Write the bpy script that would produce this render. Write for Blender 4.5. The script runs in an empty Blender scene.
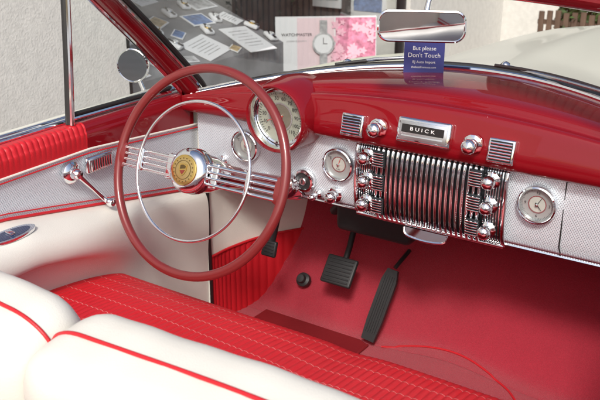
import bpy, bmesh, math, random
from mathutils import Vector, Matrix, Quaternion
random.seed(4)
S=bpy.context.scene
rad=math.radians
# ------------------------------------------------------------------ materials
def mat(name,col,rough=.5,metal=0,coat=0,bump=None,var=None,spec=None,sheen=0,varscale=8,rvar=0):
    m=bpy.data.materials.new(name); m.use_nodes=True
    nt=m.node_tree; N=nt.nodes; L=nt.links; b=N['Principled BSDF']
    b.inputs['Base Color'].default_value=(*col,1); b.inputs['Roughness'].default_value=rough
    b.inputs['Metallic'].default_value=metal; b.inputs['Coat Weight'].default_value=coat
    b.inputs['Coat Roughness'].default_value=.02
    if spec is not None: b.inputs['Specular IOR Level'].default_value=spec
    if sheen: 
        b.inputs['Sheen Weight'].default_value=sheen
    tc=N.new('ShaderNodeTexCoord')
    if var:
        n=N.new('ShaderNodeTexNoise'); n.inputs['Scale'].default_value=varscale; n.inputs['Detail'].default_value=6
        L.new(tc.outputs['Object'],n.inputs['Vector'])
        r=N.new('ShaderNodeValToRGB'); r.color_ramp.elements[0].position=.3; r.color_ramp.elements[1].position=.72
        r.color_ramp.elements[0].color=(*[c*(1-var) for c in col],1); r.color_ramp.elements[1].color=(*[min(1,c*(1+var)) for c in col],1)
        L.new(n.outputs['Fac'],r.inputs['Fac']); L.new(r.outputs['Color'],b.inputs['Base Color'])
    if rvar:
        n=N.new('ShaderNodeTexNoise'); n.inputs['Scale'].default_value=14; n.inputs['Detail'].default_value=5
        L.new(tc.outputs['Object'],n.inputs['Vector'])
        mr=N.new('ShaderNodeMapRange'); mr.inputs['To Min'].default_value=max(0,rough-rvar); mr.inputs['To Max'].default_value=rough+rvar
        L.new(n.outputs['Fac'],mr.inputs['Value']); L.new(mr.outputs['Result'],b.inputs['Roughness'])
    if bump:
        kind,sc,st,dist=bump
        n=N.new('ShaderNodeTexVoronoi' if kind=='v' else 'ShaderNodeTexNoise'); n.inputs['Scale'].default_value=sc
        if kind=='n': n.inputs['Detail'].default_value=5
        L.new(tc.outputs['Object'],n.inputs['Vector'])
        bp=N.new('ShaderNodeBump'); bp.inputs['Strength'].default_value=st; bp.inputs['Distance'].default_value=dist
        L.new(n.outputs[0],bp.inputs['Height']); L.new(bp.outputs['Normal'],b.inputs['Normal'])
    return m
CHROME=mat('chrome',(.88,.90,.92),.06,1,rvar=.04)
CHROMEB=mat('brushed_chrome',(.68,.69,.70),.28,1,rvar=.08)
REDP=mat('red_paint',(.22,.003,.008),.5,0,1.0,spec=.1)
REDL=mat('red_leather',(.56,.013,.022),.44,0,.0,('v',420,.25,.001),.10,varscale=5,rvar=.08)
CREAM=mat('cream_leather',(.77,.75,.68),.44,0,0,('v',380,.25,.001),.05,varscale=4,rvar=.09)
CREAMP=mat('cream_paint',(.80,.80,.69),.35,0,.35)
CARPET=mat('red_carpet',(.45,.020,.044),1.0,0,0,('n',520,1.0,.004),.16,sheen=.15,varscale=420)
MAROON=mat('maroon_plastic',(.19,.020,.020),.3,0,.5,rvar=.06)
HEEL=mat('heel_pad_vinyl',(.20,.014,.018),.4,0,0,('n',120,.3,.001))
BLACK=mat('black_rubber',(.02,.02,.021),.5,0,0,('n',200,.3,.001))
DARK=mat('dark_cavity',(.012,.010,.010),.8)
GAP=mat('dark_chrome',(.04,.045,.05),.35,.6)
SEAL=mat('window_seal',(.02,.02,.02),.5)
FACE=mat('gauge_face',(.50,.50,.46),.4,0,0,None,.08)
FACE1=mat('gauge_face_grey_green',(.34,.35,.29),.4,.1,0,None,.08)
FACE2=mat('gauge_face_silver',(.36,.37,.37),.35,.2,0,None,.06)
FACE3=mat('gauge_face_bronze',(.24,.22,.17),.35,.5)
GOLD=mat('gold_emblem',(.72,.50,.16),.25,1)
NEEDLE=mat('red_needle',(.6,.03,.02),.4)
INK=mat('black_ink',(.02,.02,.025),.6)
WHITE=mat('white_lettering',(.8,.8,.8),.5)
def sine_axis(N,L,src,k):
    mu=N.new('ShaderNodeMath'); mu.operation='MULTIPLY'; mu.inputs[1].default_value=k; L.new(src,mu.inputs[0])
    s=N.new('ShaderNodeMath'); s.operation='SINE'; L.new(mu.outputs[0],s.inputs[0]); return s.outputs[0]
def mesh_panel():
    m=mat('embossed_silver_panel',(.7,.7,.7),.33,.3)
    nt=m.node_tree;N=nt.nodes;L=nt.links;b=N['Principled BSDF']
    tc=N.new('ShaderNodeTexCoord'); sp=N.new('ShaderNodeSeparateXYZ'); L.new(tc.outputs['Object'],sp.inputs[0])
    ad=N.new('ShaderNodeMath'); ad.operation='ADD'; L.new(sp.outputs['X'],ad.inputs[0]); L.new(sp.outputs['Y'],ad.inputs[1])
    sc=N.new('ShaderNodeMath'); sc.operation='MULTIPLY'; sc.inputs[1].default_value=.7; L.new(sp.outputs['Z'],sc.inputs[0])
    o=[]
    for bm in ('ADD','SUBTRACT'):
        mm=N.new('ShaderNodeMath'); mm.operation=bm; L.new(ad.outputs[0],mm.inputs[0]); L.new(sc.outputs[0],mm.inputs[1])
        o.append(sine_axis(N,L,mm.outputs[0],1120))
    mx=N.new('ShaderNodeMath'); mx.operation='MAXIMUM'; L.new(o[0],mx.inputs[0]); L.new(o[1],mx.inputs[1])
    r=N.new('ShaderNodeValToRGB'); r.color_ramp.elements[0].position=.0; r.color_ramp.elements[1].position=.8
    r.color_ramp.elements[0].color=(.50,.55,.60,1); r.color_ramp.elements[1].color=(.80,.87,.93,1)
    L.new(mx.outputs[0],r.inputs[0]); L.new(r.outputs[0],b.inputs['Base Color'])
    bp=N.new('ShaderNodeBump'); bp.inputs['Strength'].default_value=.5; bp.inputs['Distance'].default_value=.0008
    L.new(mx.outputs[0],bp.inputs['Height']); L.new(bp.outputs['Normal'],b.inputs['Normal'])
    return m
SILVER=mesh_panel()
def seat_mat():
    m=mat('pleated_red_leather',(.58,.016,.032),.46,0,0,None,None)
    nt=m.node_tree;N=nt.nodes;L=nt.links;b=N['Principled BSDF']
    tc=N.new('ShaderNodeTexCoord'); sp=N.new('ShaderNodeSeparateXYZ'); L.new(tc.outputs['Object'],sp.inputs[0])
    n=N.new('ShaderNodeTexNoise'); n.inputs['Scale'].default_value=6; L.new(tc.outputs['Object'],n.inputs['Vector'])
    ma=N.new('ShaderNodeMath'); ma.operation='MULTIPLY_ADD'; ma.inputs[1].default_value=.003; L.new(n.outputs['Fac'],ma.inputs[0]); L.new(sp.outputs['Y'],ma.inputs[2])
    s=sine_axis(N,L,ma.outputs[0],math.pi/.052)
    ab=N.new('ShaderNodeMath'); ab.operation='ABSOLUTE'; L.new(s,ab.inputs[0])
    r=N.new('ShaderNodeValToRGB'); r.color_ramp.elements[0].position=.025; r.color_ramp.elements[1].position=.06
    r.color_ramp.elements[0].color=(.76,.27,.25,1); r.color_ramp.elements[1].color=(.60,.014,.023,1)
    L.new(ab.outputs[0],r.inputs[0])
    n2=N.new('ShaderNodeTexNoise'); n2.inputs['Scale'].default_value=4; n2.inputs['Detail'].default_value=6; L.new(tc.outputs['Object'],n2.inputs['Vector'])
    hs=N.new('ShaderNodeHueSaturation'); L.new(r.outputs[0],hs.inputs['Color'])
    mr=N.new('ShaderNodeMapRange'); mr.inputs['To Min'].default_value=.82; mr.inputs['To Max'].default_value=1.18; L.new(n2.outputs['Fac'],mr.inputs['Value']); L.new(mr.outputs[0],hs.inputs['Value'])
    L.new(hs.outputs[0],b.inputs['Base Color'])
    n3=N.new('ShaderNodeTexNoise'); n3.inputs['Scale'].default_value=90; n3.inputs['Detail'].default_value=4; L.new(tc.outputs['Object'],n3.inputs['Vector'])
    bp=N.new('ShaderNodeBump'); bp.inputs['Strength'].default_value=.2; bp.inputs['Distance'].default_value=.001
    L.new(n3.outputs['Fac'],bp.inputs['Height']); L.new(bp.outputs['Normal'],b.inputs['Normal'])
    return m
SEATM=seat_mat()
def glass(name,tint=(1,1,1),lo=.03,hi=.35):
    m=bpy.data.materials.new(name); m.use_nodes=True; nt=m.node_tree;N=nt.nodes;L=nt.links; N.remove(N['Principled BSDF'])
    o=N['Material Output']; t=N.new('ShaderNodeBsdfTransparent'); t.inputs[0].default_value=(*tint,1)
    g=N.new('ShaderNodeBsdfGlossy'); g.inputs['Roughness'].default_value=.01
    f=N.new('ShaderNodeLayerWeight'); f.inputs['Blend'].default_value=.5
    pw=N.new('ShaderNodeMath'); pw.operation='POWER'; pw.inputs[1].default_value=5; L.new(f.outputs['Facing'],pw.inputs[0])
    mu=N.new('ShaderNodeMath'); mu.operation='MULTIPLY_ADD'; mu.inputs[1].default_value=hi; mu.inputs[2].default_value=lo; L.new(pw.outputs[0],mu.inputs[0])
    x=N.new('ShaderNodeMixShader'); L.new(mu.outputs[0],x.inputs[0]); L.new(t.outputs[0],x.inputs[1]); L.new(g.outputs[0],x.inputs[2]); L.new(x.outputs[0],o.inputs[0])
    return m
GLASS=glass('window_glass',(.96,.98,.97),.03,.4)
SGLASS=glass('shop_glass',(.96,.98,.98),.13,.6)
# ------------------------------------------------------------------ mesh builder
def frame(o,n,up=(0,0,1)):
    n=Vector(n).normalized(); up=Vector(up); up=(up-n*up.dot(n)).normalized(); x=up.cross(n)
    return Matrix(((x.x,up.x,n.x,o[0]),(x.y,up.y,n.y,o[1]),(x.z,up.z,n.z,o[2]),(0,0,0,1)))
def cat(P,n=6,closed=False):
    P=[Vector(p) for p in P]; out=[]; m=len(P); rng=m if closed else m-1
    for i in range(rng):
        p0=P[(i-1)%m] if closed or i>0 else P[0]*2-P[1]
        p1=P[i]; p2=P[(i+1)%m]
        p3=P[(i+2)%m] if closed or i+2<m else P[-1]*2-P[-2]
        for k in range(n):
            t=k/n; out.append(.5*((2*p1)+(p2-p0)*t+(2*p0-5*p1+4*p2-p3)*t*t+(3*p1-p0-3*p2+p3)*t**3))
    if not closed: out.append(P[-1])
    return out
TC={}
def text_data(s,size,ex):
    k=(s,size,ex)
    if k in TC: return TC[k]
    cu=bpy.data.curves.new('t','FONT'); cu.body=s; cu.size=size; cu.extrude=ex; cu.align_x='CENTER'; cu.align_y='CENTER'; cu.resolution_u=3
    ob=bpy.data.objects.new('t',cu); S.collection.objects.link(ob)
    dg=bpy.context.evaluated_depsgraph_get(); me=bpy.data.meshes.new_from_object(ob.evaluated_get(dg))
    r=([v.co.copy() for v in me.vertices],[tuple(p.vertices) for p in me.polygons])
    bpy.data.objects.remove(ob); bpy.data.curves.remove(cu); bpy.data.meshes.remove(me); TC[k]=r; return r
I4=Matrix.Identity(4)
class MB:
    def __init__(s): s.v=[];s.f=[];s.m=[];s.mats=[]
    def add(s,vs,fs,mt,M=I4):
        if mt not in s.mats: s.mats.append(mt)
        k=s.mats.index(mt); o=len(s.v)
        s.v+= [M@Vector(v) for v in vs]; s.f+=[tuple(i+o for i in f) for f in fs]; s.m+=[k]*len(fs)
        return s
    def lathe(s,prof,M,mt,n=40,rib=None,cap=True):
        vs=[];fs=[]
        for (r,h) in prof:
            for i in range(n):
                a=2*math.pi*i/n; rr=r*(1+(rib[1]*math.cos(a*rib[0]) if rib else 0)); vs.append((rr*math.cos(a),rr*math.sin(a),h))
        for j in range(len(prof)-1):
            for i in range(n): fs.append((j*n+i,j*n+(i+1)%n,(j+1)*n+(i+1)%n,(j+1)*n+i))
        if cap:
            if prof[0][0]>1e-5: fs.append(tuple(range(n))[::-1])
            if prof[-1][0]>1e-5: fs.append(tuple((len(prof)-1)*n+i for i in range(n)))
        return s.add(vs,fs,mt,M)
    def tube(s,path,r,mt,n=10,closed=False,M=I4,ry=None,up=None):
        P=[Vector(p) for p in path]; m=len(P); vs=[];fs=[]
        T=[]
        for i in range(m):
            a=P[(i-1)%m] if (closed or i>0) else P[i]; b=P[(i+1)%m] if (closed or i<m-1) else P[i]
            T.append((b-a).normalized())
        if up: nrm=Vector(up)
        else:
            nrm=Vector((0,0,1)) if abs(T[0].z)<.9 else Vector((1,0,0))
        for i in range(m):
            if up: nrm=Vector(up)
            nrm=(nrm-T[i]*nrm.dot(T[i])).normalized(); bn=T[i].cross(nrm)
            rr=r[i] if isinstance(r,(list,tuple)) else r; r2=(ry[i] if isinstance(ry,(list,tuple)) else ry) if ry else rr
            for k in range(n):
                a=2*math.pi*k/n; vs.append(P[i]+nrm*(math.cos(a)*rr)+bn*(math.sin(a)*r2))
        for j in range(m if closed else m-1):
            q=(j+1)%m
            for k in range(n): fs.append((j*n+k,j*n+(k+1)%n,q*n+(k+1)%n,q*n+k))
        if not closed: fs.append(tuple(range(n))); fs.append(tuple((m-1)*n+k for k in range(n)))
        return s.add(vs,fs,mt,M)
    def box(s,c,sz,mt,bev=0,seg=2,M=I4):
        bm=bmesh.new(); bmesh.ops.create_cube(bm,size=1)
        for v in bm.verts: v.co=Vector((v.co.x*sz[0],v.co.y*sz[1],v.co.z*sz[2]))
        if bev: bmesh.ops.bevel(bm,geom=bm.edges[:],offset=bev,segments=seg,profile=.5,affect='EDGES')
        for v in bm.verts: v.co+=Vector(c)
        bm.verts.index_update(); vs=[v.co.copy() for v in bm.verts]; fs=[tuple(v.index for v in f.verts) for f in bm.faces]; bm.free()
        return s.add(vs,fs,mt,M)
    def grid(s,fn,nu,nv,mt,M=I4):
        vs=[fn(i/nu,j/nv) for i in range(nu+1) for j in range(nv+1)]
        fs=[(i*(nv+1)+j,(i+1)*(nv+1)+j,(i+1)*(nv+1)+j+1,i*(nv+1)+j+1) for i in range(nu) for j in range(nv)]
        return s.add(vs,fs,mt,M)
    def poly(s,pts,mt,M=I4,th=0):
        n=len(pts)
        if th==0: return s.add([(p[0],p[1],0) for p in pts],[tuple(range(n))],mt,M)
        vs=[(p[0],p[1],th) for p in pts]+[(p[0],p[1],0) for p in pts]
        fs=[tuple(range(n))]+[(i,(i+1)%n,n+(i+1)%n,n+i) for i in range(n)]
        return s.add(vs,fs,mt,M)
    def text(s,t,size,M,mt,ex=0): 
        v,f=text_data(t,size,ex); return s.add(v,f,mt,M)
    def obj(s,name,parent=None,label=None,cat_=None,group=None,kind=None,ang=38,origin=None,sub=0):
        me=bpy.data.meshes.new(name)
        if origin is None:
            lo=[min(v[k] for v in s.v) for k in range(3)]; hi=[max(v[k] for v in s.v) for k in range(3)]
            origin=Vector([(lo[k]+hi[k])/2 for k in range(3)])
            if parent is None: origin.z=lo[2]
        origin=Vector(origin)
        me.from_pydata([v-origin for v in s.v],[],s.f)
        for mt in s.mats: me.materials.append(mt)
        me.polygons.foreach_set('material_index',s.m); me.update()
        bm=bmesh.new(); bm.from_mesh(me); bmesh.ops.recalc_face_normals(bm,faces=bm.faces[:]); bm.to_mesh(me); bm.free()
        me.shade_smooth(); me.set_sharp_from_angle(angle=rad(ang))
        ob=bpy.data.objects.new(name,me); S.collection.objects.link(ob)
        ob['wo']=list(origin)
        if parent is not None:
            ob.parent=parent; ob.location=origin-Vector(parent['wo'])
        else: ob.location=origin
        if label: ob['label']=label
        if cat_: ob['category']=cat_
        if group: ob['group']=group
        if kind: ob['kind']=kind
        return ob
def lerp(a,b,t): return a+(b-a)*t
def sst(a,b,x):
    t=max(0,min(1,(x-a)/(b-a))); return t*t*(3-2*t)
# ------------------------------------------------------------------ CAR
car=bpy.data.objects.new('convertible_car',None); S.collection.objects.link(car); car['wo']=[0,0,0]
car['label']='classic open convertible with red and cream interior and chrome trim'; car['category']='car'
yb=lambda x:.66-.68*x*x
zb=lambda x:1.19-.19*x*x
DY=.372
def DM(x,z,y=DY,n=(0,-1,0)): return frame((x,y,z),n)
# dashboard
d=MB()
def prof(x):
    B=yb(x); Z=zb(x); h=Z+.006-1.06; w=B-.328
    return cat([(x,.376,1.058),(x,.348,1.0575),(x,.331,1.06+.08*h),(x,.326,1.06+.30*h),(x,.328+.02*w,1.06+.58*h),(x,.328+.045*w,1.06+.78*h),(x,.328+.065*w,1.06+.835*h),(x,.328+.095*w,1.06+.85*h),(x,.328+.135*w,1.06+.85*h),(x,.328+.155*w,1.06+.90*h),(x,.328+.20*w,1.06+h),(x,.328+.35*w,1.06+h+.007*w*3),(x,.328+.65*w,1.06+h+.006*w*3),(x,B,Z)],5)
NX=90; PR=[prof(lerp(-.70,.70,i/NX)) for i in range(NX+1)]; NP=len(PR[0])-1
d.grid(lambda u,v:PR[round(u*NX)][round(v*NP)],NX,NP,REDP)
pp=cat([(0,DY,1.062),(0,DY-.002,1.0),(0,DY,.94),(0,DY+.004,.895),(0,DY+.018,.876),(0,DY+.05,.868)],5)
d.grid(lambda u,v:Vector((lerp(-.685,.70,u),0,0))+pp[round(v*25)],60,25,SILVER)
d.tube([(lerp(-.685,.70,i/20),DY+.004,.877) for i in range(21)],.004,CHROME,8)
d.tube([(lerp(-.685,.70,i/40),DY-.010,1.0565) for i in range(41)],.0025,CHROME,8)
d.tube([(x,yb(x)-.004,zb(x)+.004) for x in [lerp(-.68,.68,i/40) for i in range(41)]],.006,CHROME,8)
d.box((0,.56,.885),(1.36,.30,.03),DARK)  # black slab added under the dash to keep light from leaking through
dash=d.obj('dashboard',car,'red upper dash over embossed silver panel',origin=(0,DY,1.0))
m=MB(); HX=-.377; HZ=1.098
M=DM(HX,HZ,.318)
m.lathe([(.0715,-.010),(.0725,.018),(.075,.026)],M,CHROME,56,cap=False)
m.lathe([(.075,.026),(.077,.031),(.081,.033),(.0848,.028),(.088,.006),(.092,-.03),(.093,-.06),(.087,-.11),(.067,-.16),(.03,-.19)],M,REDP,56,cap=False)
m.obj('instrument_hood',dash)
def arc(r0,r1,a0,a1,n=24,z=0):
    vs=[];fs=[]
    for i in range(n+1):
        a=rad(lerp(a0,a1,i/n)); vs+=[(r0*math.cos(a),r0*math.sin(a),z),(r1*math.cos(a),r1*math.sin(a),z)]
    fs=[(2*i,2*i+1,2*i+3,2*i+2) for i in range(n)]; return vs,fs
def gauge(M,r,face,nums,a0,a1,needle,big=False,ring=None,caption=None,hands=False):
    m=MB()
    if big: m.lathe([(r*1.13,-.004),(r*1.13,.004),(r*1.06,.008),(r*1.0,.006),(r*.97,0)],M,CHROME,48,cap=False)
    else: m.lathe([(r*1.22,-.004),(r*1.24,.006),(r*1.19,.012),(r*1.10,.014),(r*1.02,.011),(r*.98,.004),(r*.96,0)],M,CHROME,48,cap=False)
    m.lathe([(0.0,.001),(r*1.0,.001)],M,face,48,cap=False)
    if ring:
        v,f=arc(r*.50,r*.56,0,360,48,.0026); m.add(v,f,CHROMEB,M)
        m.lathe([(0,.0022),(r*.50,.0018)],M,ring,40,cap=False)
    for i,t in enumerate(nums):
        a=rad(lerp(a0,a1,i/max(1,len(nums)-1))); 
        m.text(t,r*(.20 if big else .26),M@Matrix.Translation((math.cos(a)*r*.74,math.sin(a)*r*.74,.003)),INK)
    nt=(len(nums)-1)*4 if not hands else 60
    A1=a1 if not hands else a0-360
    for i in range(nt+1):
        a=lerp(a0,A1,i/nt); L=.07 if i%4 else .12
        v,f=arc(r*(.97-L),r*.96,a-.7,a+.7,1,.0025); m.add(v,f,INK,M)
    def hand(a,L,w,mt,z):
        a=rad(a); c=Vector((math.cos(a),math.sin(a),0)); p=Vector((-c.y,c.x,0))
        m.add([c*-.15*r+p*w+Vector((0,0,z)),c*-.15*r-p*w+Vector((0,0,z)),c*L*r-p*w*.3+Vector((0,0,z)),c*L*r+p*w*.3+Vector((0,0,z))],[(0,1,2,3)],mt,M)
    hand(needle,.62,r*.03,NEEDLE if not hands else INK,.005)
    if hands: hand(needle-110,.45,r*.045,INK,.0055)
    m.lathe([(r*.09,.003),(r*.09,.008),(0,.009)],M,CHROME,20)
    if caption: m.text(caption,r*.16,M@Matrix.Translation((0,-r*.35,.004)),INK)
    m.lathe([(0,.0105),(r*.7,.0095),(r*.99,.0075)],M,GLASS,40,cap=False)
    return m
gauge(DM(HX,HZ,.3165),.063,FACE1,[str(k) for k in range(0,120,10)],225,-45,200,True,FACE3,'MPH').obj('speedometer',dash)
gauge(DM(-.52,.987,.366),.035,FACE2,['C','','H'],150,30,110,False,FACE,'TEMP').obj('gauge',dash)
gauge(DM(-.240,.988,.366),.035,FACE2,['E','','F'],150,30,70,False,FACE,'FUEL').obj('gauge',dash)
gauge(DM(.251,.99,.366),.0355,FACE2,['12','','','3','','','6','','','9','',''],90,-240,60,False,FACE,None,True).obj('clock',dash)
# grille
m=MB(); gp=cat([(0,.368,1.064),(0,.352,1.045),(0,.346,1.0),(0,.345,.95),(0,.350,.905),(0,.358,.885),(0,.368,.874)],5)
m.grid(lambda u,v:Vector((lerp(-.182,.182,u),.009,0))+gp[round(v*30)],4,30,GAP)
nb=21
for i in range(nb):
    x=lerp(-.126,.126,i/(nb-1))
    m.tube([p+Vector((x,.002,0)) for p in gp],.0041,CHROME,12,ry=.0070,up=(1,0,0))
for i in range(8):
    for s in (-1,1):
        m.tube([p+Vector((s*lerp(.138,.180,i/7),.008,0)) for p in gp],.0020,CHROME,8,ry=.004,up=(1,0,0))
for s in (-1,1):
    m.tube([p+Vector((s*.184,.004,0)) for p in gp],.005,CHROME,10)
m.tube([(lerp(-.186,.186,i/8),.354,1.064) for i in range(9)],.005,CHROME,10)
m.tube([(lerp(-.186,.186,i/8),.366,.874) for i in range(9)],.005,CHROME,10)
grille=m.obj('speaker_grille',dash)
for s in (-1,1):
    for z in (1.03,.972,.914):
        m=MB(); x=s*.152
        for k in range(6): m.box((x-s*.033,.335,z+.016-k*.0062),(.028,.008,.0032),CHROME,.001)
        m.box((x-s*.033,.341,z),(.030,.004,.040),GAP,0)
        m.obj('label_plate',dash)
        m=MB(); M=DM(x,z,.348)
        m.lathe([(.019,-.004),(.019,.001),(.015,.004),(.010,.006),(.010,.014),(.0145,.016),(.0155,.019),(.0155,.024),(.0145,.029),(.0115,.033),(.007,.0355),(0,.0365)],M,CHROME,40,rib=(12,.025))
        m.obj('knob',dash)
def knob(x,z,y,r,name='knob'):
    m=MB(); M=DM(x,z,y)
    m.lathe([(r*1.3,-.006),(r*1.3,.002),(r*1.0,.005),(r*.6,.006),(r*.6,.014),(r*.95,.016),(r,.019),(r,.025),(r*.9,.030),(r*.6,.034),(0,.036)],M,CHROME,40,rib=(10,.02))
    return m.obj(name,dash)
knob(-.113,1.112,.320,.0165); knob(.113,1.112,.320,.0165)
knob(-.250,.906,.366,.015); knob(-.300,.897,.366,.0085); knob(-.47,.905,.366,.012); knob(-.60,.93,.366,.012)
m=MB(); M=DM(-.340,.926,.366)
m.lathe([(.030,-.004),(.031,.004),(.028,.009),(.023,.010),(.021,.005)],M,CHROME,40,cap=False); m.lathe([(0,.004),(.0215,.004)],M,BLACK,32,cap=False)
m.lathe([(.010,.004),(.010,.010),(.008,.012),(0,.012)],M,CHROMEB,24); m.box((0,0,.013),(.002,.010,.002),INK,0,1,M)
m.obj('ignition_switch',dash)
m=MB(); tl=(0,-.97,.24)
M=frame((0,.322,1.119),tl)
m.box((0,0,0),(.128,.056,.020),CHROME,.006,3,M); m.box((0,0,.010),(.112,.040,.004),CHROMEB,.001,2,M)
m.box((0,.004,.0125),(.100,.018,.002),DARK,.0005,1,M)
m.text('B U I C K',.0110,M@Matrix.Translation((0,.004,.0142))@Matrix.Scale(1.35,4,(1,0,0)),WHITE,.0004)
m.box((0,-.012,.013),(.098,.002,.003),CHROME,0,1,M)
m.obj('radio_faceplate',dash)
for s in (-1,1):
    m=MB(); M=frame((s*.178,.320,1.108),tl)
    m.box((0,0,0),(.058,.052,.018),CHROME,.004,3,M); m.box((0,0,.008),(.048,.042,.004),DARK,.001,1,M)
    for k in range(6): m.tube([(-.023,.016-k*.0064,.011),(.023,.016-k*.0064,.011)],.0022,CHROME,8,M=M)
    m.obj('air_vent',dash)
m=MB(); M=frame((0,.362,.858),(0,-.95,.3))
m.poly([(-.056,.010),(.056,.010),(.050,-.006),(.030,-.012),(0,-.014),(-.030,-.012),(-.050,-.006)],CHROME,M,.006)
m.tube(cat([(-.055,.009,.006),(-.050,-.006,.007),(-.030,-.012,.008),(0,-.014,.008),(.030,-.012,.008),(.050,-.006,.007),(.055,.009,.006)],4),.0028,CHROME,8,M=M)
m.obj('ashtray_pull',dash)
m=MB(); 
m.tube([(.305,DY-.0005,1.052),(.305,DY-.0005,.9),(.308,DY+.004,.885)],.0016,DARK,6); m.tube([(.68,DY-.0005,1.050),(.305,DY-.0005,1.050)],.0012,DARK,6)
m.obj('glove_box_seam',dash)
COLT=rad(22); CN=Vector((0,-math.cos(COLT),math.sin(COLT))); W=Vector((-.38,0,1.05))
MW=frame(W,CN)
m=MB()
M2=frame(W-CN*.375,CN)
m.lathe([(.034,-.05),(.034,-.004),(.031,.004),(.026,.008),(.024,.016)],M2,CHROME,40)
m.obj('column_collar',dash)
# steering wheel
m=MB()
NR=120; rim=[(.2245*math.cos(2*math.pi*i/NR),.2245*math.sin(2*math.pi*i/NR),0) for i in range(NR)]
m.tube(rim,.0104,MAROON,16,closed=True,M=MW,up=None)
for s in (-1,1):
    m.tube([(s*.224,0,0),(s*.210,0,.002),(s*.205,0,.003)],[.009,.0075,.005],MAROON,12,M=MW,ry=[.034,.028,.025])
wheel=m.obj('steering_wheel',car,'thin maroon rim steering wheel with chrome spokes',origin=W)
m=MB(); HR=.150
m.tube([(HR*math.cos(2*math.pi*i/96),HR*math.sin(2*math.pi*i/96),.020) for i in range(96)],.0036,CHROME,10,closed=True,M=MW)
for s in (-1,1): m.box((s*.146,0,.016),(.012,.05,.008),CHROME,.003,2,M=MW)
m.obj('horn_ring',wheel)
for s in (-1,1):
    m=MB()
    for y in (-.0195,-.0065,.0065,.0195):
        m.tube([(s*.035,y,.020),(s*.10,y,.015),(s*.17,y,.007),(s*.208,y,.003)],.0040,CHROME,10,M=MW)
    m.box((s*.060,0,.014),(.022,.056,.014),CHROME,.004,3,M=MW)
    m.obj('spoke',wheel)
m=MB()
m.lathe([(.028,-.09),(.036,-.065),(.044,-.03),(.048,.0),(.050,.006),(.048,.012),(.047,.022),(.049,.026),(.048,.032),(.043,.038),(.036,.043),(.033,.0435)],MW,CHROME,56)
ENA=mat('emblem_enamel',(.50,.36,.13),.3,.7,1); DGO=mat('dark_gold',(.12,.08,.03),.35,.6)
m.lathe([(.033,.0434),(.0325,.046),(.030,.047)],MW,GOLD,48); m.lathe([(.030,.0465),(.015,.0485),(0,.049)],MW,ENA,48,cap=False)
Me=MW@Matrix.Translation((0,0,.0492))
v,f=arc(.0195,.0205,0,360,40,-.0005); m.add(v,f,DGO,Me)
m.poly([(-.010,.012),(0,.014),(.010,.012),(.010,.0),(.006,-.008),(0,-.013),(-.006,-.008),(-.010,0)],GOLD,Me,.001)
m.poly([(-.007,.009),(0,.011),(.007,.009),(.007,.004),(-.007,.001)],DGO,Me@Matrix.Translation((0,0,.0013)))
m.poly([(-.007,-.002),(.007,.001),(.004,-.006),(0,-.010),(-.004,-.006)],mat('dark_red_enamel',(.20,.03,.02),.3),Me@Matrix.Translation((0,0,.0013)))
for k in range(18):
    a=2*math.pi*k/18; m.box((.025*math.cos(a),.025*math.sin(a),-.0016),(.002,.002,.002),DGO,0,1,Me)
m.obj('hub',wheel)
m=MB()
m.lathe([(.021,-.40),(.021,-.16),(.025,-.15),(.026,-.11),(.030,-.10),(.030,-.07)],MW,REDP,36)
m.lathe([(.0235,-.165),(.0235,-.155)],MW,CHROME,36)
m.obj('steering_column',car)
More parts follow.
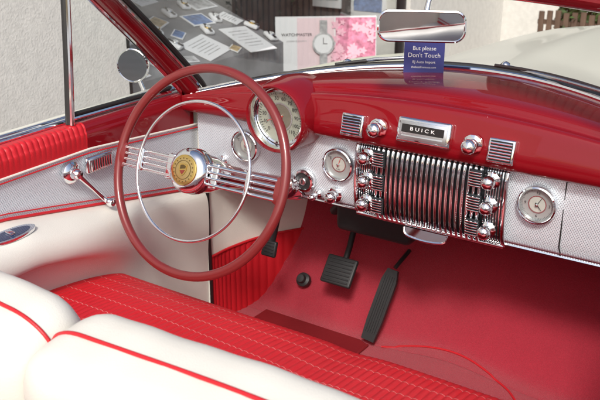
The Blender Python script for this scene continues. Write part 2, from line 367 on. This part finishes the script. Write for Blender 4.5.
# ------------------------------------------------------------------ doors
DBG=mat('dark_blue_glass',(.02,.03,.08),.1,0,1)
def zc(y): return .956-.2*(max(y,-.27)+.27)
def zt(y): return 1.048-.035*max(0,y)/.39
Y0=-1.0; Y1=.388
def build_door(s):
    X=lambda p:Vector((s*p[0],p[1],p[2]))
    m=MB()
    m.grid(lambda u,v:X((-.700-.004*math.sin(v*math.pi),lerp(Y0,Y1,u),lerp(zt(lerp(Y0,Y1,u))+.003,zc(lerp(Y0,Y1,u)),v))),60,8,SILVER)
    def low(y):
        z=zc(y); w=1-sst(-.22,.30,y)
        F=[(-.700,z),(-.690,z-.006),(-.676,z-.035),(-.676,z-.12),(-.684,.62),(-.69,.42)]
        R=[(-.700,z),(-.640,z-.004),(-.596,z-.026),(-.590,z-.075),(-.650,z-.135),(-.690,.42)]
        return cat([(lerp(a[0],b[0],w),y,lerp(a[1],b[1],w)) for a,b in zip(F,R)],6)
    LP=[low(lerp(Y0,Y1,i/60)) for i in range(61)]
    m.grid(lambda u,v:X(LP[round(u*60)][round(v*30)]),60,30,CREAM)
    m.grid(lambda u,v:X((lerp(-.684,-.80,u),Y1+.001,lerp(1.05,.42,v))),2,6,CREAM)
    ys=[lerp(Y0,.385,i/50) for i in range(51)]
    m.tube([X((-.698,y,zc(y)+.004)) for y in ys],.0035,REDL,8)
    m.tube([X((-.699,y,zt(y)-.001)) for y in ys],.0028,CREAM,8)
    m.tube([X((-.698,y,zt(y)-.010)) for y in ys],.0018,REDL,8)
    m.tube([X((-.698,y,zc(y)+.016)) for y in ys],.0016,REDL,8)
    door=m.obj('door',car,'door with silver panel, cream armrest and red trim')
    m=MB(); cp=cat([(-.742,0,1.106),(-.722,0,1.109),(-.708,0,1.104),(-.702,0,1.088),(-.699,0,1.068),(-.700,0,1.0)],4)
    def prf(y,j):
        p=cp[j]; k=max(0,(1.088-p.z)/(1.088-1.0)) if p.z<1.088 else 0
        z=p.z if p.z>=1.088 else lerp(1.088,zt(y),k)
        return p.x,z
    n=500; ye=-.01
    def f(u,v):
        y=lerp(Y0,ye,u); a=abs(math.sin(math.pi*y/.0145)); j=round(v*20); x,z=prf(y,j)
        k=.0030*(a**.6)*math.sin(math.pi*min(1,v+.02)); return X((x+k,y,z+k*.5))
    m.grid(f,n,20,REDL); m.obj('padded_sill',door)
    m=MB()
    def g(u,v):
        y=lerp(ye,.37,u); x,z=prf(y,round(v*20)); return X((x+.001,y,z-.003*u))
    m.grid(g,20,20,REDP)
    m.obj('garnish_moulding',door)
    m=MB()
    m.tube([X((-.750,lerp(Y0,.36,i/10),1.109)) for i in range(11)],.008,CHROME,10)
    m.tube([X((-.774,lerp(Y0,.36,i/10),1.109)) for i in range(11)],.007,CHROME,10)
    m.box((s*-.762,-.32,1.103),(.012,1.36,.008),SEAL)
    op=cat([(-.772,0,1.110),(-.82,0,1.104),(-.885,0,1.06),(-.92,0,.95),(-.93,0,.7),(-.92,0,.35)],5)
    m.grid(lambda u,v:X((op[round(v*25)][0],lerp(Y0,.40,u),op[round(v*25)][2])),14,25,CREAMP)
    m.obj('outer_panel',door)
    m=MB(); M=frame(X((-.695,.016,1.010)),(s,0,0))
    m.box((0,0,0),(.086,.040,.012),CHROME,.006,3,M); m.box((0,0,.006),(.074,.030,.004),CHROMEB,.001,1,M)
    for k in range(9): m.tube([(-.030+k*.0075,-.013,.009),(-.030+k*.0075,.013,.009)],.0024,CHROME,8,M=M)
    m.obj('handle',door)
    m=MB(); M=frame(X((-.696,-.071,1.008)),(s,0,0)); 
    m.lathe([(.026,-.002),(.026,.004),(.020,.010),(.013,.012),(.013,.024),(.009,.030),(0,.031)],M,CHROME,32)
    p0=X((-.672,-.071,1.008)); p1=X((-.668,.006,.918))
    m.tube([p0,p0.lerp(p1,.5),p1],[.008,.0055,.006],CHROME,10,ry=[.004,.003,.004])
    m.lathe([(.006,0),(.010,.006),(.011,.014),(.008,.020),(0,.022)],frame(p1,(s,0,0)),CHROME,20)
    m.obj('window_crank',door)
    m=MB(); M=frame(X((-.635,-.30,.948)),(s*.12,0,1),(0,1,0))
    pts=[(.022*math.cos(a)*(1),.062*math.sin(a)) for a in [2*math.pi*i/40 for i in range(40)]]
    m.poly(pts,CHROME,M,.006); m.poly([(p[0]*.72,p[1]*.8) for p in pts],DBG,M@Matrix.Translation((0,0,.0035)),.003)
    m.box((0,0,.009),(.02,.012,.008),CHROME,.003,2,M)
    m.obj('armrest_ashtray',door)
    return door
build_door(1); build_door(-1)
# ------------------------------------------------------------------ windshield
TOPZ=1.432
yt=lambda x:.33-.72*x*x
def wb(x): return Vector((x,yb(x)+.004,zb(x)+.004))
def wt(x): return Vector((x*1.0,yt(x),TOPZ))
m=MB()
m.grid(lambda u,v:wb(lerp(-.675,.675,u)).lerp(wt(lerp(-.675,.675,u)),v),40,8,GLASS)
ws=m.obj('windshield',car,'curved clear glass windshield')
m=MB()
for s in (-1,1):
    P=cat([(s*.692,.375,1.085),(s*.69,.34,1.13),(s*.696,.20,1.27),(s*.700,.06,1.40),(s*.695,.025,1.434)],6)
    m.tube(P,.017,REDP,14,ry=.026)
    m.tube([p+Vector((s*-.016,.018,.006)) for p in P],.0055,CHROME,8)
    m.tube([p+Vector((s*-.008,.034,.014)) for p in P],.009,SEAL,8)
    m.tube([p+Vector((s*.014,-.022,-.004)) for p in P],.006,CHROME,8)
H=[Vector((x,yt(x)-.005,TOPZ+.008)) for x in [lerp(-.70,.70,i/40) for i in range(41)]]
m.tube(H,.018,REDP,12,ry=.024); m.tube([p+Vector((0,.012,-.018)) for p in H],.0045,CHROME,8)
m.tube([wb(x)+Vector((0,.012,.002)) for x in [lerp(-.68,.68,i/40) for i in range(41)]],.008,SEAL,8)
m.obj('frame',ws)
for s in (-1,1):
    m=MB(); x=s*-.725
    m.tube([(x,-.035,1.11),(x,-.022,1.25),(x,-.01,1.41),(x,.0,1.45)],.0095,SEAL,10); m.tube([(x+s*.011,-.037,1.11),(x+s*.011,-.024,1.25),(x+s*.011,-.012,1.41)],.006,CHROME,8)
    m.tube([(x+s*.004,-.03,1.122),(x+s*.004,.15,1.119),(x+s*.004,.31,1.116)],.005,CHROME,8)
    m.tube([(x+s*.004,-.03,1.132),(x+s*.004,.15,1.129),(x+s*.004,.31,1.126)],.005,SEAL,8)
    m.add([(x,-.03,1.12),(x,.33,1.12),(x,.01,1.43),(x,-.01,1.43)],[(0,1,2,3)],GLASS)
    m.obj('vent_window',car)
m=MB(); M=frame((-.885,.345,1.158),(.35,-1,.05)); MG2=mat('tinted_mirror_glass',(.62,.62,.63),.02,1); MG3=mat('dark_mirror_glass',(.16,.17,.18),.03,1)
m.lathe([(0,-.035),(.025,-.033),(.040,-.022),(.047,-.004),(.047,.003),(.044,.005),(.042,.003)],M,CHROME,40,cap=False); m.lathe([(0,.0028),(.042,.0028)],M,MG3,40,cap=False)
m.tube([(-.885,.36,1.13),(-.875,.37,1.09),(-.87,.372,1.06)],[.007,.007,.014],CHROME,12)
m.obj('side_mirror',car)
m=MB(); M=frame((.0,.277,1.357),(.42,-.88,-.055))
def rr(w,h,r,n=8):
    o=[]
    for cx,cy,a0 in ((w-r,h-r,0),(-w+r,h-r,90),(-w+r,-h+r,180),(w-r,-h+r,270)):
        for i in range(n+1): a=rad(a0+90*i/n); o.append((cx+r*math.cos(a),cy+r*math.sin(a)))
    return o
w,h=.090,.033
rings=[(rr(w*.8,h*.7,.02),-.022),(rr(w*.96,h*.94,.022),-.014),(rr(w,h,.024),0),(rr(w,h,.024),.004),(rr(w-.003,h-.003,.022),.006),(rr(w-.005,h-.005,.02),.004)]
n=len(rings[0][0]); vs=[];fs=[]
for R,z in rings: vs+=[(p[0],p[1],z) for p in R]
for j in range(len(rings)-1):
    for i in range(n): fs.append((j*n+i,j*n+(i+1)%n,(j+1)*n+(i+1)%n,(j+1)*n+i))
fs.append(tuple(range(n))); m.add(vs,fs,CHROME,M)
m.poly(rr(.0855,.0285,.020),MG2,M@Matrix.Translation((0,0,.0042)))
m.tube([(0,.292,1.365),(0,.305,1.40),(0,.325,1.43)],[.008,.006,.009],CHROME,10)
m.obj('rear_view_mirror',car)
for x0,x1,xe in ((-.36,-.20,-.17),(.04,.36,.44)):
    m=MB()
    a=wb(x0)+Vector((0,.03,.008)); b=wb(x1)+Vector((0,.006,.020))
    m.tube([a,a.lerp(b,.5)+Vector((0,-.01,.006)),b],[.006,.004,.003],CHROMEB,8); m.tube([wb(lerp(x0-.02,xe,t/6))+Vector((0,.010,.012+.008*t/6)) for t in range(7)],.0042,SEAL,8)
    m.lathe([(.012,-.01),(.012,.006),(.006,.012),(0,.013)],frame(a,(0,-.4,1),(0,1,0)),CHROME,20)
    m.obj('windshield_wiper',car)
m=MB()
def hood(u,v):
    x=lerp(-.86,.86,u); y0=yb(max(-.7,min(.7,x)))+.022; y=lerp(y0,2.15,v)
    z0=zb(x)-.01; z1=1.168-.50*x*x-.03*abs(x)+.008*math.exp(-(x/.05)**2)
    z=lerp(z0,z1,sst(0,.25,v)) - .07*v*v - .5*max(0,v-.86)**1.5*3
    return Vector((x,y,z))
m.grid(hood,70,50,CREAMP); m.obj('hood',car,'cream painted bonnet')
for s in (-1,1):
    m=MB()
    pth=cat([(s*.86,.40,1.02),(s*.90,.9,1.0),(s*.92,1.6,.95),(s*.90,2.2,.88)],6)
    m.grid(lambda u,v:Vector((pth[round(u*18)].x+s*.02*math.sin(v*1.57),pth[round(u*18)].y,lerp(pth[round(u*18)].z,.35,v))),18,6,CREAMP)
    m.obj('fender',car)
# ------------------------------------------------------------------ floor
fp=cat([(0,-2.0,.38),(0,-.6,.38),(0,.45,.38),(0,.56,.382),(0,.62,.41),(0,.68,.50),(0,.735,.62),(0,.765,.80),(0,.77,.98)],8)
NF=len(fp)-1
def fz(x,y):
    for j in range(NF):
        if fp[j].y<=y<=fp[j+1].y:
            z=lerp(fp[j].z,fp[j+1].z,(y-fp[j].y)/max(1e-6,fp[j+1].y-fp[j].y)); break
    h=.03*math.exp(-(x/.18)**2)
    return z+h*(1-sst(.55,.72,y))
m=MB()
def fl(u,v):
    x=lerp(-.70,.72,u); p=fp[round(v*NF)]; h=.03*math.exp(-(x/.18)**2)
    return Vector((x,p.y-h*1.5*sst(.6,.76,p.y),p.z+h*(1-sst(.55,.72,p.y))))
m.grid(fl,80,NF,CARPET)
m.tube([(p.x,p.y,fz(p.x,p.y)+.003) for p in cat([(-.20,.555,0),(-.08,.59,0),(.04,.592,0),(.15,.555,0),(.20,.52,0),(.25,.45,0),(.27,.3,0)],10)],.0028,REDL,8)
floor=m.obj('floor_carpet',car,'red cut pile carpet with piping')
m=MB()
m.poly([(-.62,.24),(-.25,.24),(-.235,.54),(-.27,.555),(-.60,.555)],HEEL,Matrix.Translation((0,0,.386)),.006)
m.tube([(-.62,.24,.392),(-.25,.24,.392),(-.237,.54,.392)],.004,HEEL,8)
m.obj('heel_pad',floor)
kp=cat([(-.698,.410,0),(-.69,.50,0),(-.655,.62,0),(-.57,.76,0)],30)
for s in (1,-1):
    m=MB(); n=90
    m.grid(lambda u,v:Vector((s*kp[round(u*n)].x,kp[round(u*n)].y,lerp(1.0,.60,v))),n,4,CREAM)
    m.grid(lambda u,v:Vector((s*(kp[round(u*n)].x+.004+.004*abs(math.sin(math.pi*u*16))**.6),kp[round(u*n)].y,lerp(.605,.37,v))),n*1,4,REDL)
    m.tube([Vector((s*(p.x+.008),p.y,.605)) for p in kp[::5]],.004,REDL,8)
    m.obj('kick_panel',car)
    m=MB(); m.box((s*-.702,.399,.74),(.034,.018,.66),SEAL,.004); m.obj('dark_door_gap',car)  # shade of the open door gap, put in as a near-black strip
def pad(mb,M,w,h,ribs=6):
    mb.box((0,0,0),(w,h,.014),BLACK,.005,3,M)
    for k in range(ribs): mb.box((0,lerp(-h*.38,h*.38,k/(ribs-1)),.008),(w*.82,h*.05,.004),BLACK,.001,1,M)
m=MB(); M=frame((-.36,.585,.575),(0,-.78,.62)); pad(m,M,.098,.085,7); m.tube([(-.36,.60,.57),(-.37,.66,.62),(-.375,.72,.72)],.009,BLACK,10); m.obj('brake_pedal',car)
m=MB(); M=frame((-.475,.40,.69),(0,-.9,.3)); pad(m,M,.045,.045,5); m.tube([(-.475,.41,.70),(-.472,.43,.76),(-.465,.46,.86),(-.46,.47,.90)],[.008,.008,.009,.009],BLACK,10,ry=[.012,.012,.014,.014]); m.obj('parking_brake_pedal',car)
m=MB(); a=Vector((-.235,.540,.405)); b=Vector((-.212,.645,.600)); ax=(b-a).normalized(); M=frame((a+b)/2,ax.cross(Vector((-1,0,0))),ax)
m.poly([(-.020,-.108),(.020,-.108),(.024,-.05),(.024,.07),(.016,.105),(-.016,.105),(-.024,.07),(-.024,-.05)],BLACK,M,.012)
for k in range(5): m.box((-.014+k*.007,0,.013),(.002,.17,.003),BLACK,0,1,M)
m.tube([b,b+Vector((.005,.02,.012)),b+Vector((.01,.07,.03))],.006,BLACK,8); m.obj('accelerator_pedal',car)
m=MB(); M=frame((-.52,.64,.48),(0,-.8,.6)); m.lathe([(.022,-.01),(.022,.004),(.014,.008),(.012,.02),(0,.021)],M,BLACK,24); m.obj('dimmer_switch',car)
m=MB(); m.box((-.20,.56,.81),(.22,.18,.10),BLACK,.015,3); m.tube([(-.28,.48,.86),(-.33,.50,.80),(-.36,.60,.76)],.012,BLACK,10); m.tube([(-.10,.48,.85),(.02,.47,.83),(.12,.50,.86)],.006,BLACK,8); m.obj('heater_unit',car)
# ------------------------------------------------------------------ seat
m=MB(); NXs=760
sp=cat([(0,-.66,.76),(0,-.50,.778),(0,-.30,.778),(0,-.12,.758),(0,0,.729),(0,.045,.700),(0,.062,.65),(0,.055,.58),(0,.04,.42)],8); NS=len(sp)-1
def cush(u,v):
    x=lerp(-.69,.69,u); p=sp[round(v*NS)]
    pitch=.0150; a=abs(math.sin(math.pi*(x+.0008*math.sin(p.y*30+x*9))/pitch))**.6
    e=min(1,max(0,abs(x)-.655)/.035); ed=(1-math.sqrt(max(0,1-e**2)))*.04
    nx=.0036*a
    return Vector((x,p.y+(nx*.8-ed if v>.6 else 0),p.z+(nx if v<.75 else 0)-ed-.006*math.exp(-(x/.05)**2)+.006*math.sin(x*6+1)*math.sin(p.y*9)))
m.grid(cush,NXs,NS,SEATM)
pth=[(x,.052,.697-.006*math.exp(-(x/.05)**2)) for x in [lerp(-.68,.68,i/60) for i in range(61)]]
m.tube(pth,.0038,REDL,8)
seat=m.obj('front_seat',car,'red pleated leather bench with cream backrests',ang=80,origin=(0,0,.4))
def back(x0,x1,end,lbl,dz=0):
    m=MB(); w=x1-x0; cx=(x0+x1)/2
    R=Matrix.Translation((cx,-.535,.652+dz))@Matrix.Rotation(rad(9),4,'X')
    hh=.22; th=.10; RE=.075
    NST=56; NC=44
    xs=[-w/2+w*(.5-.5*math.cos(math.pi*i/NST)) for i in range(NST+1)]
    def insf(x):
        q=1-min(1,min(x+w/2,w/2-x)/RE); return RE*(1-math.sqrt(max(0,1-q*q)))*.62
    def drop(x):
        dd=(x*end+w/2); return .010*sst(w*.55,w,dd)
    def sec(ix,jc):
        x=xs[ix]; ins=insf(x)
        a=2*math.pi*jc/NC+math.pi/4; 
        ca,sa=math.cos(a),math.sin(a); e=.46
        yy=(abs(ca)**e)*(1 if ca>0 else -1)*(th-ins); zz=(abs(sa)**e)*(1 if sa>0 else -1)
        zz=zz*(hh-ins*.6)+(-ins*.4)-(drop(x) if zz>0 else 0)
        cr=.004*math.cos(x/w*math.pi)
        wr=.0014*math.sin(x*23+yy*40)+.0009*math.sin(x*61+zz*30)
        return Vector((x,yy-.02,.195+zz+(cr if zz>0 else 0)+wr))
    vs=[sec(i,j) for i in range(NST+1) for j in range(NC)]
    fs=[(i*NC+j,i*NC+(j+1)%NC,(i+1)*NC+(j+1)%NC,(i+1)*NC+j) for i in range(NST) for j in range(NC)]
    fs+=[tuple(range(NC)),tuple(NST*NC+j for j in range(NC))]
    m.add(vs,fs,CREAM,R)
    m.box((0,.073,.08),(w-.2,.03,.24),REDL,.014,3,R)
    top=[Vector((x,-.018,.195+hh-insf(x)-drop(x)+.004*math.cos(x/w*math.pi)+.001)) for x in xs]
    m.tube(top,.0032,REDL,8,M=R)
    xe=w/2*end
    m.tube([top[-1] if end>0 else top[0],Vector((xe+end*.001,-.02,.28)),Vector((xe+end*.001,-.02,.06))],.0032,REDL,8,M=R)
    return m.obj('backrest',seat,lbl,ang=60)
back(-.69,-.150,1,'cream leather backrest with red piping',-.004); back(-.148,.69,-1,'cream leather backrest with red piping')
m=MB()
m.box((0,-1.72,.62),(1.30,.62,.30),CREAM,.06,5); m.box((0,-2.02,.90),(1.30,.18,.44),CREAM,.07,6); m.box((0,-1.92,.88),(1.0,.04,.28),REDL,.015,3)
m.obj('rear_seat',car)
for s in (-1,1):
    m=MB()
    m.box((s*.74,-1.58,.75),(.10,1.14,.70),CREAM,.02,3); m.box((s*.74,-1.58,1.08),(.12,1.14,.06),REDL,.02,3)
    m.obj('rear_quarter_trim',car)
# ------------------------------------------------------------------ notice on dash
m=MB(); BLUE=mat('blue_card',(.03,.035,.20),.5)
M=frame((-.108,.535,1.243),(.40,-.85,.12)); m.box((0,0,0),(.096,.092,.002),BLUE,0,1,M)
for t,sz,y in (('But please',.0135,.0135),("Don't Touch",.0150,-.003),('BJ Auto Import',.0088,-.019),('thebestfromusa.com',.0072,-.031)):
    m.text(t,sz,M@Matrix.Translation((0,y,.0015)),WHITE)
m.obj('notice_card',None,"dark blue card asking not to touch, propped on the dashboard",'sign')
# ------------------------------------------------------------------ setting
CONC=mat('pavement_concrete',(.46,.45,.43),.85,0,0,('n',40,.4,.01),.12,varscale=3)
m=MB(); m.grid(lambda u,v:Vector((lerp(-40,40,u),lerp(-40,40,v),0)),4,4,CONC); m.obj('ground',None,kind='structure',origin=(0,0,0))
STUC=mat('stucco',(.70,.685,.65),.9,0,0,('n',110,.45,.006),.07,varscale=25)
DARK_ADDED=mat('added_dark_cladding',(.045,.035,.03),.6,0,0,None,.3,varscale=6)  # for the added upper wall that dims reflections in the dash paint
WX=-2.0
bld=bpy.data.objects.new('shop_building',None); S.collection.objects.link(bld); bld.location=(WX,1,0); bld['wo']=[WX,1,0]
bld['label']='pale stucco shop building with a dark display window'; bld['category']='building'
m=MB()
m.box((WX-.15,-3.3,1.75),(.3,9.5,3.5),STUC); m.box((WX-.15,5.4,1.75),(.3,2.0,3.5),STUC); m.box((WX-.15,2.925,2.9),(.3,2.95,1.2),STUC); m.box((WX-.15,2.925,.12),(.3,2.95,.24),STUC)
m.obj('wall',bld)
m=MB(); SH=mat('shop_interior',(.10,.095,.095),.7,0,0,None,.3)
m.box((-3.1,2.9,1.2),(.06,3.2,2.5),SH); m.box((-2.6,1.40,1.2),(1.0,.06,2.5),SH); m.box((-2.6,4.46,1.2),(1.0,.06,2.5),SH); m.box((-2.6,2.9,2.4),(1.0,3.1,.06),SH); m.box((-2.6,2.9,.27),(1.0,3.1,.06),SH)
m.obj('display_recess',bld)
m=MB()
for y in (1.48,4.37,): m.box((WX-.06,y,1.27),(.06,.05,2.06),SEAL,.005)
m.box((WX-.06,2.925,.265),(.06,2.94,.05),SEAL,.005); m.box((WX-.06,2.925,2.275),(.06,2.94,.05),SEAL,.005)
m.add([(WX-.06,1.5,.29),(WX-.06,4.35,.29),(WX-.06,4.35,2.25),(WX-.06,1.5,2.25)],[(0,1,2,3)],SGLASS); m.obj('window',bld)
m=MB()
m.box((1.5,6.55,.55),(7.4,.3,1.1),STUC); m.box((1.5,6.56,2.9),(7.4,.3,3.58),DARK_ADDED)  # pale base, then a dark upper wall added out of view for dash reflections
for k in range(60): m.box((-2.15+k*.124,6.40,2.9),(.10,.02,3.56),DARK_ADDED,.004,1)
m.box((1.5,6.36,1.115),(7.4,.12,.03),STUC,.005)
yard=m.obj('yard_building',None,'building with pale plinth and added dark cladding above, out of view','building')
CLOTH=mat('grey_cloth',(.22,.22,.23),.9,0,0,None,.35,varscale=5)
m=MB(); tz=lambda x:.70+(-2.08-x)*.38
m.add([(-2.08,1.55,tz(-2.08)),(-2.08,2.84,tz(-2.08)),(-2.85,2.84,tz(-2.85)),(-2.85,1.55,tz(-2.85)),(-2.08,1.55,.3),(-2.08,2.84,.3),(-2.85,2.84,.3),(-2.85,1.55,.3)],[(0,1,2,3),(0,1,5,4),(1,2,6,5),(3,2,6,7),(0,3,7,4)],CLOTH)
m.obj('display_stand',None,'grey cloth covered sloping stand inside the shop window','display stand')
PAPER=mat('white_paper',(.82,.82,.84),.7); PHOTO=[mat('print_'+n,c,.5,0,0,None,.5,varscale=30) for n,c in (('blue',(.12,.2,.4)),('pink',(.75,.24,.36)),('grey',(.45,.45,.46)),('tan',(.5,.38,.22)))]
sl=Vector((.38,0,1)).normalized()
k=0
cards=[(-2.2,2.26,.26,.2,12,0),(-2.18,2.62,.22,.28,-8,0),(-2.35,1.95,.16,.12,5,1),(-2.5,2.2,.14,.1,20,1),(-2.45,2.5,.18,.13,-5,1),(-2.2,1.85,.12,.16,9,0),(-2.6,2.70,.2,.14,0,1),(-2.15,1.65,.1,.12,3,1),(-2.62,2.0,.15,.1,0,1)]
cards+=[(-2.40,2.74,.10,.14,14,0),(-2.52,1.75,.12,.09,-9,1),(-2.74,2.35,.16,.12,6,0),(-2.36,2.22,.10,.07,30,1),(-2.74,2.58,.10,.12,-12,1),(-2.14,2.05,.09,.06,-14,1),(-2.13,2.43,.08,.06,22,1),(-2.48,2.02,.08,.06,14,1)]
for (x,y,w,h,rot,kind) in cards:
    m=MB(); M=frame((x,y,tz(x)+.006),sl,(-1,0,.38))@Matrix.Rotation(rad(rot),4,'Z')
    m.box((0,0,0),(w,h,.004),PAPER,0,1,M)
    if kind: m.box((0,0,.003),(w*.84,h*.8,.003),PHOTO[k%4],0,1,M)
    else:
        for j in range(6): m.box((-.01*(j%2),h*(.32-j*.12),.003),(w*.7-.02*(j%3),.004,.002),PHOTO[2],0,1,M)
    m.obj('display_card',None,'white printed card lying on the display stand' if not kind else 'small framed picture lying on the display stand','card',group='cards on the display stand'); k+=1
for (x,y) in [(-2.30,1.72),(-2.33,2.43),(-2.55,2.36),(-2.60,2.55),(-2.42,2.62),(-2.70,2.18),(-2.66,1.85),(-2.28,2.79),(-2.27,2.08),(-2.42,2.10),(-2.56,1.92),(-2.40,1.83),(-2.14,2.79)]:
    m=MB(); M=frame((x,y,tz(x)+.006),sl,(-1,0,.38))@Matrix.Rotation(random.uniform(-.5,.5),4,'Z')
    m.box((0,0,.012),(.06,.09,.024),PAPER,.01,2,M)
    m.lathe([(.020,.022),(.021,.030),(.018,.033),(0,.033)],M,CHROMEB if k%2 else GOLD,24); m.lathe([(0,.0335),(.0155,.0335)],M,WHITE,24,cap=False)
    m.box((0,.032,.026),(.018,.030,.004),INK,.001,1,M); m.box((0,-.032,.026),(.018,.030,.004),INK,.001,1,M)
    m.box((0,.005,.0345),(.0015,.011,.0006),INK,0,1,M)
    m.obj('wristwatch',None,'wristwatch on a small white cushion on the display stand','watch',group='watches on the display stand'); k+=1
for (x,z,w,h,c) in [(-2.35,.78,.30,.34,0),(-2.72,.86,.26,.40,2),(-2.45,1.25,.42,.30,3)]:
    m=MB(); m.box((x,4.40,z),(w,.02,h),PAPER,.002); m.box((x,4.387,z-.02),(w*.8,.004,h*.6),PHOTO[c]); m.obj('framed_print',None,'framed print hanging inside the shop window','picture',group='prints inside the shop')
PETAL=mat('petal',(.88,.5,.6),.6); BLUSH=mat('pale_pink_print',(.85,.66,.70),.6)
m=MB(); M=frame((-2.18,3.50,.575),(.60,-.78,.12))
m.box((0,0,0),(.68,.36,.01),PAPER,0,1,M)
m.box((-.07,0,.0055),(.25,.34,.002),BLUSH,0,1,M)
m.box((.20,.0,.007),(.27,.34,.004),PHOTO[1],0,1,M)
for j in range(34):
    a=random.uniform(.04,.32); b=random.uniform(-.14,.14); r=random.uniform(.012,.03)
    m.poly([(a+r*math.cos(t*math.pi/10)*(1+.35*math.cos(t*math.pi/2)),b+r*math.sin(t*math.pi/10)*(1+.35*math.cos(t*math.pi/2))) for t in range(20)],PETAL,M@Matrix.Translation((0,0,.010+.0003*j)))
v,f=arc(.062,.075,0,360,40,.0245); m.add(v,f,PHOTO[2],M@Matrix.Translation((-.02,.0,0)))
m.poly([(.062*math.cos(t*math.pi/20),.062*math.sin(t*math.pi/20)) for t in range(40)],PAPER,M@Matrix.Translation((-.02,0,.0235)))
m.box((-.02,.11,.02),(.05,.09,.003),PHOTO[2],0,1,M); m.box((-.02,-.11,.02),(.05,.09,.003),PHOTO[2],0,1,M)
m.box((-.02,.02,.025),(.004,.04,.001),INK,0,1,M); m.box((-.008,.0,.025),(.03,.004,.001),INK,0,1,M)
m.text('WATCHMASTER',.028,M@Matrix.Translation((-.198,.06,.009)),INK); m.text('watches & jewellery',.017,M@Matrix.Translation((-.198,.02,.009)),PHOTO[2])
m.box((0,-.20,-.05),(.5,.06,.1),CLOTH,0,1,M)
m.obj('poster',None,'white and pink watch advertising poster in the shop window','poster')
WOOD=mat('weathered_wood',(.12,.075,.05),.8,0,0,None,.3)
m=MB()
for k in range(20):
    x=-1.20+k*.062; m.box((x,5.0,.35),(.040,.02,.66+.015*(k%3)),WOOD,.003)
for z in (.2,.50,.60): m.box((-.61,5.02,z),(1.24,.02,.035),WOOD)
m.obj('picket_fence',None,'low weathered wooden picket fence on the pavement','fence')
LEAF=mat('leaf_green',(.05,.10,.022),.6,0,0,None,.4)
m=MB(); vs=[];fs=[]
for k in range(6500):
    x=random.uniform(-1.12,.1); top=.80+.08*math.sin(x*11)+.05*math.sin(x*29)
    c=Vector((x,5.2+random.gauss(0,.08),top*random.random()**.6)); a=Vector([random.gauss(0,1) for _ in range(3)]).normalized()*.032; b=a.orthogonal().normalized()*.014
    o=len(vs); vs+=[c-a,c+b,c+a,c-b]; fs.append((o,o+1,o+2,o+3))
m.add(vs,fs,LEAF); m.obj('shrub',None,'low leafy green shrub behind the wooden fence','shrub')
# ------------------------------------------------------------------ light, camera
w=bpy.data.worlds.new('World'); S.world=w; w.use_nodes=True; nt=w.node_tree; bg=nt.nodes['Background']
sk=nt.nodes.new('ShaderNodeTexSky'); sk.sky_type='NISHITA'; sk.sun_disc=False
sd=Vector((.32,-.66,.70)).normalized()
sk.sun_elevation=math.asin(sd.z); sk.sun_rotation=math.atan2(sd.x,sd.y); sk.dust_density=4
nt.links.new(sk.outputs[0],bg.inputs[0]); bg.inputs[1].default_value=.15
l=bpy.data.lights.new('sun','SUN'); l.energy=2.6; l.angle=rad(9); l.color=(1,.97,.92)
lo=bpy.data.objects.new('sun',l); S.collection.objects.link(lo); lo.rotation_euler=sd.to_track_quat('Z','Y').to_euler(); lo.location=(2,-2,6)
cam=bpy.data.cameras.new('camera'); cam.lens=50; cam.sensor_width=36; cam.clip_start=.02; cam.clip_end=300
cam.dof.use_dof=True; cam.dof.focus_distance=1.88; cam.dof.aperture_fstop=10
co=bpy.data.objects.new('camera',cam); S.collection.objects.link(co); co.location=(.725,-1.295,1.65); co.rotation_euler=(rad(68.5),0,rad(33)); S.camera=co
for o in bpy.data.objects:
    if 'wo' in o: del o['wo']
S.view_settings.view_transform='Standard'
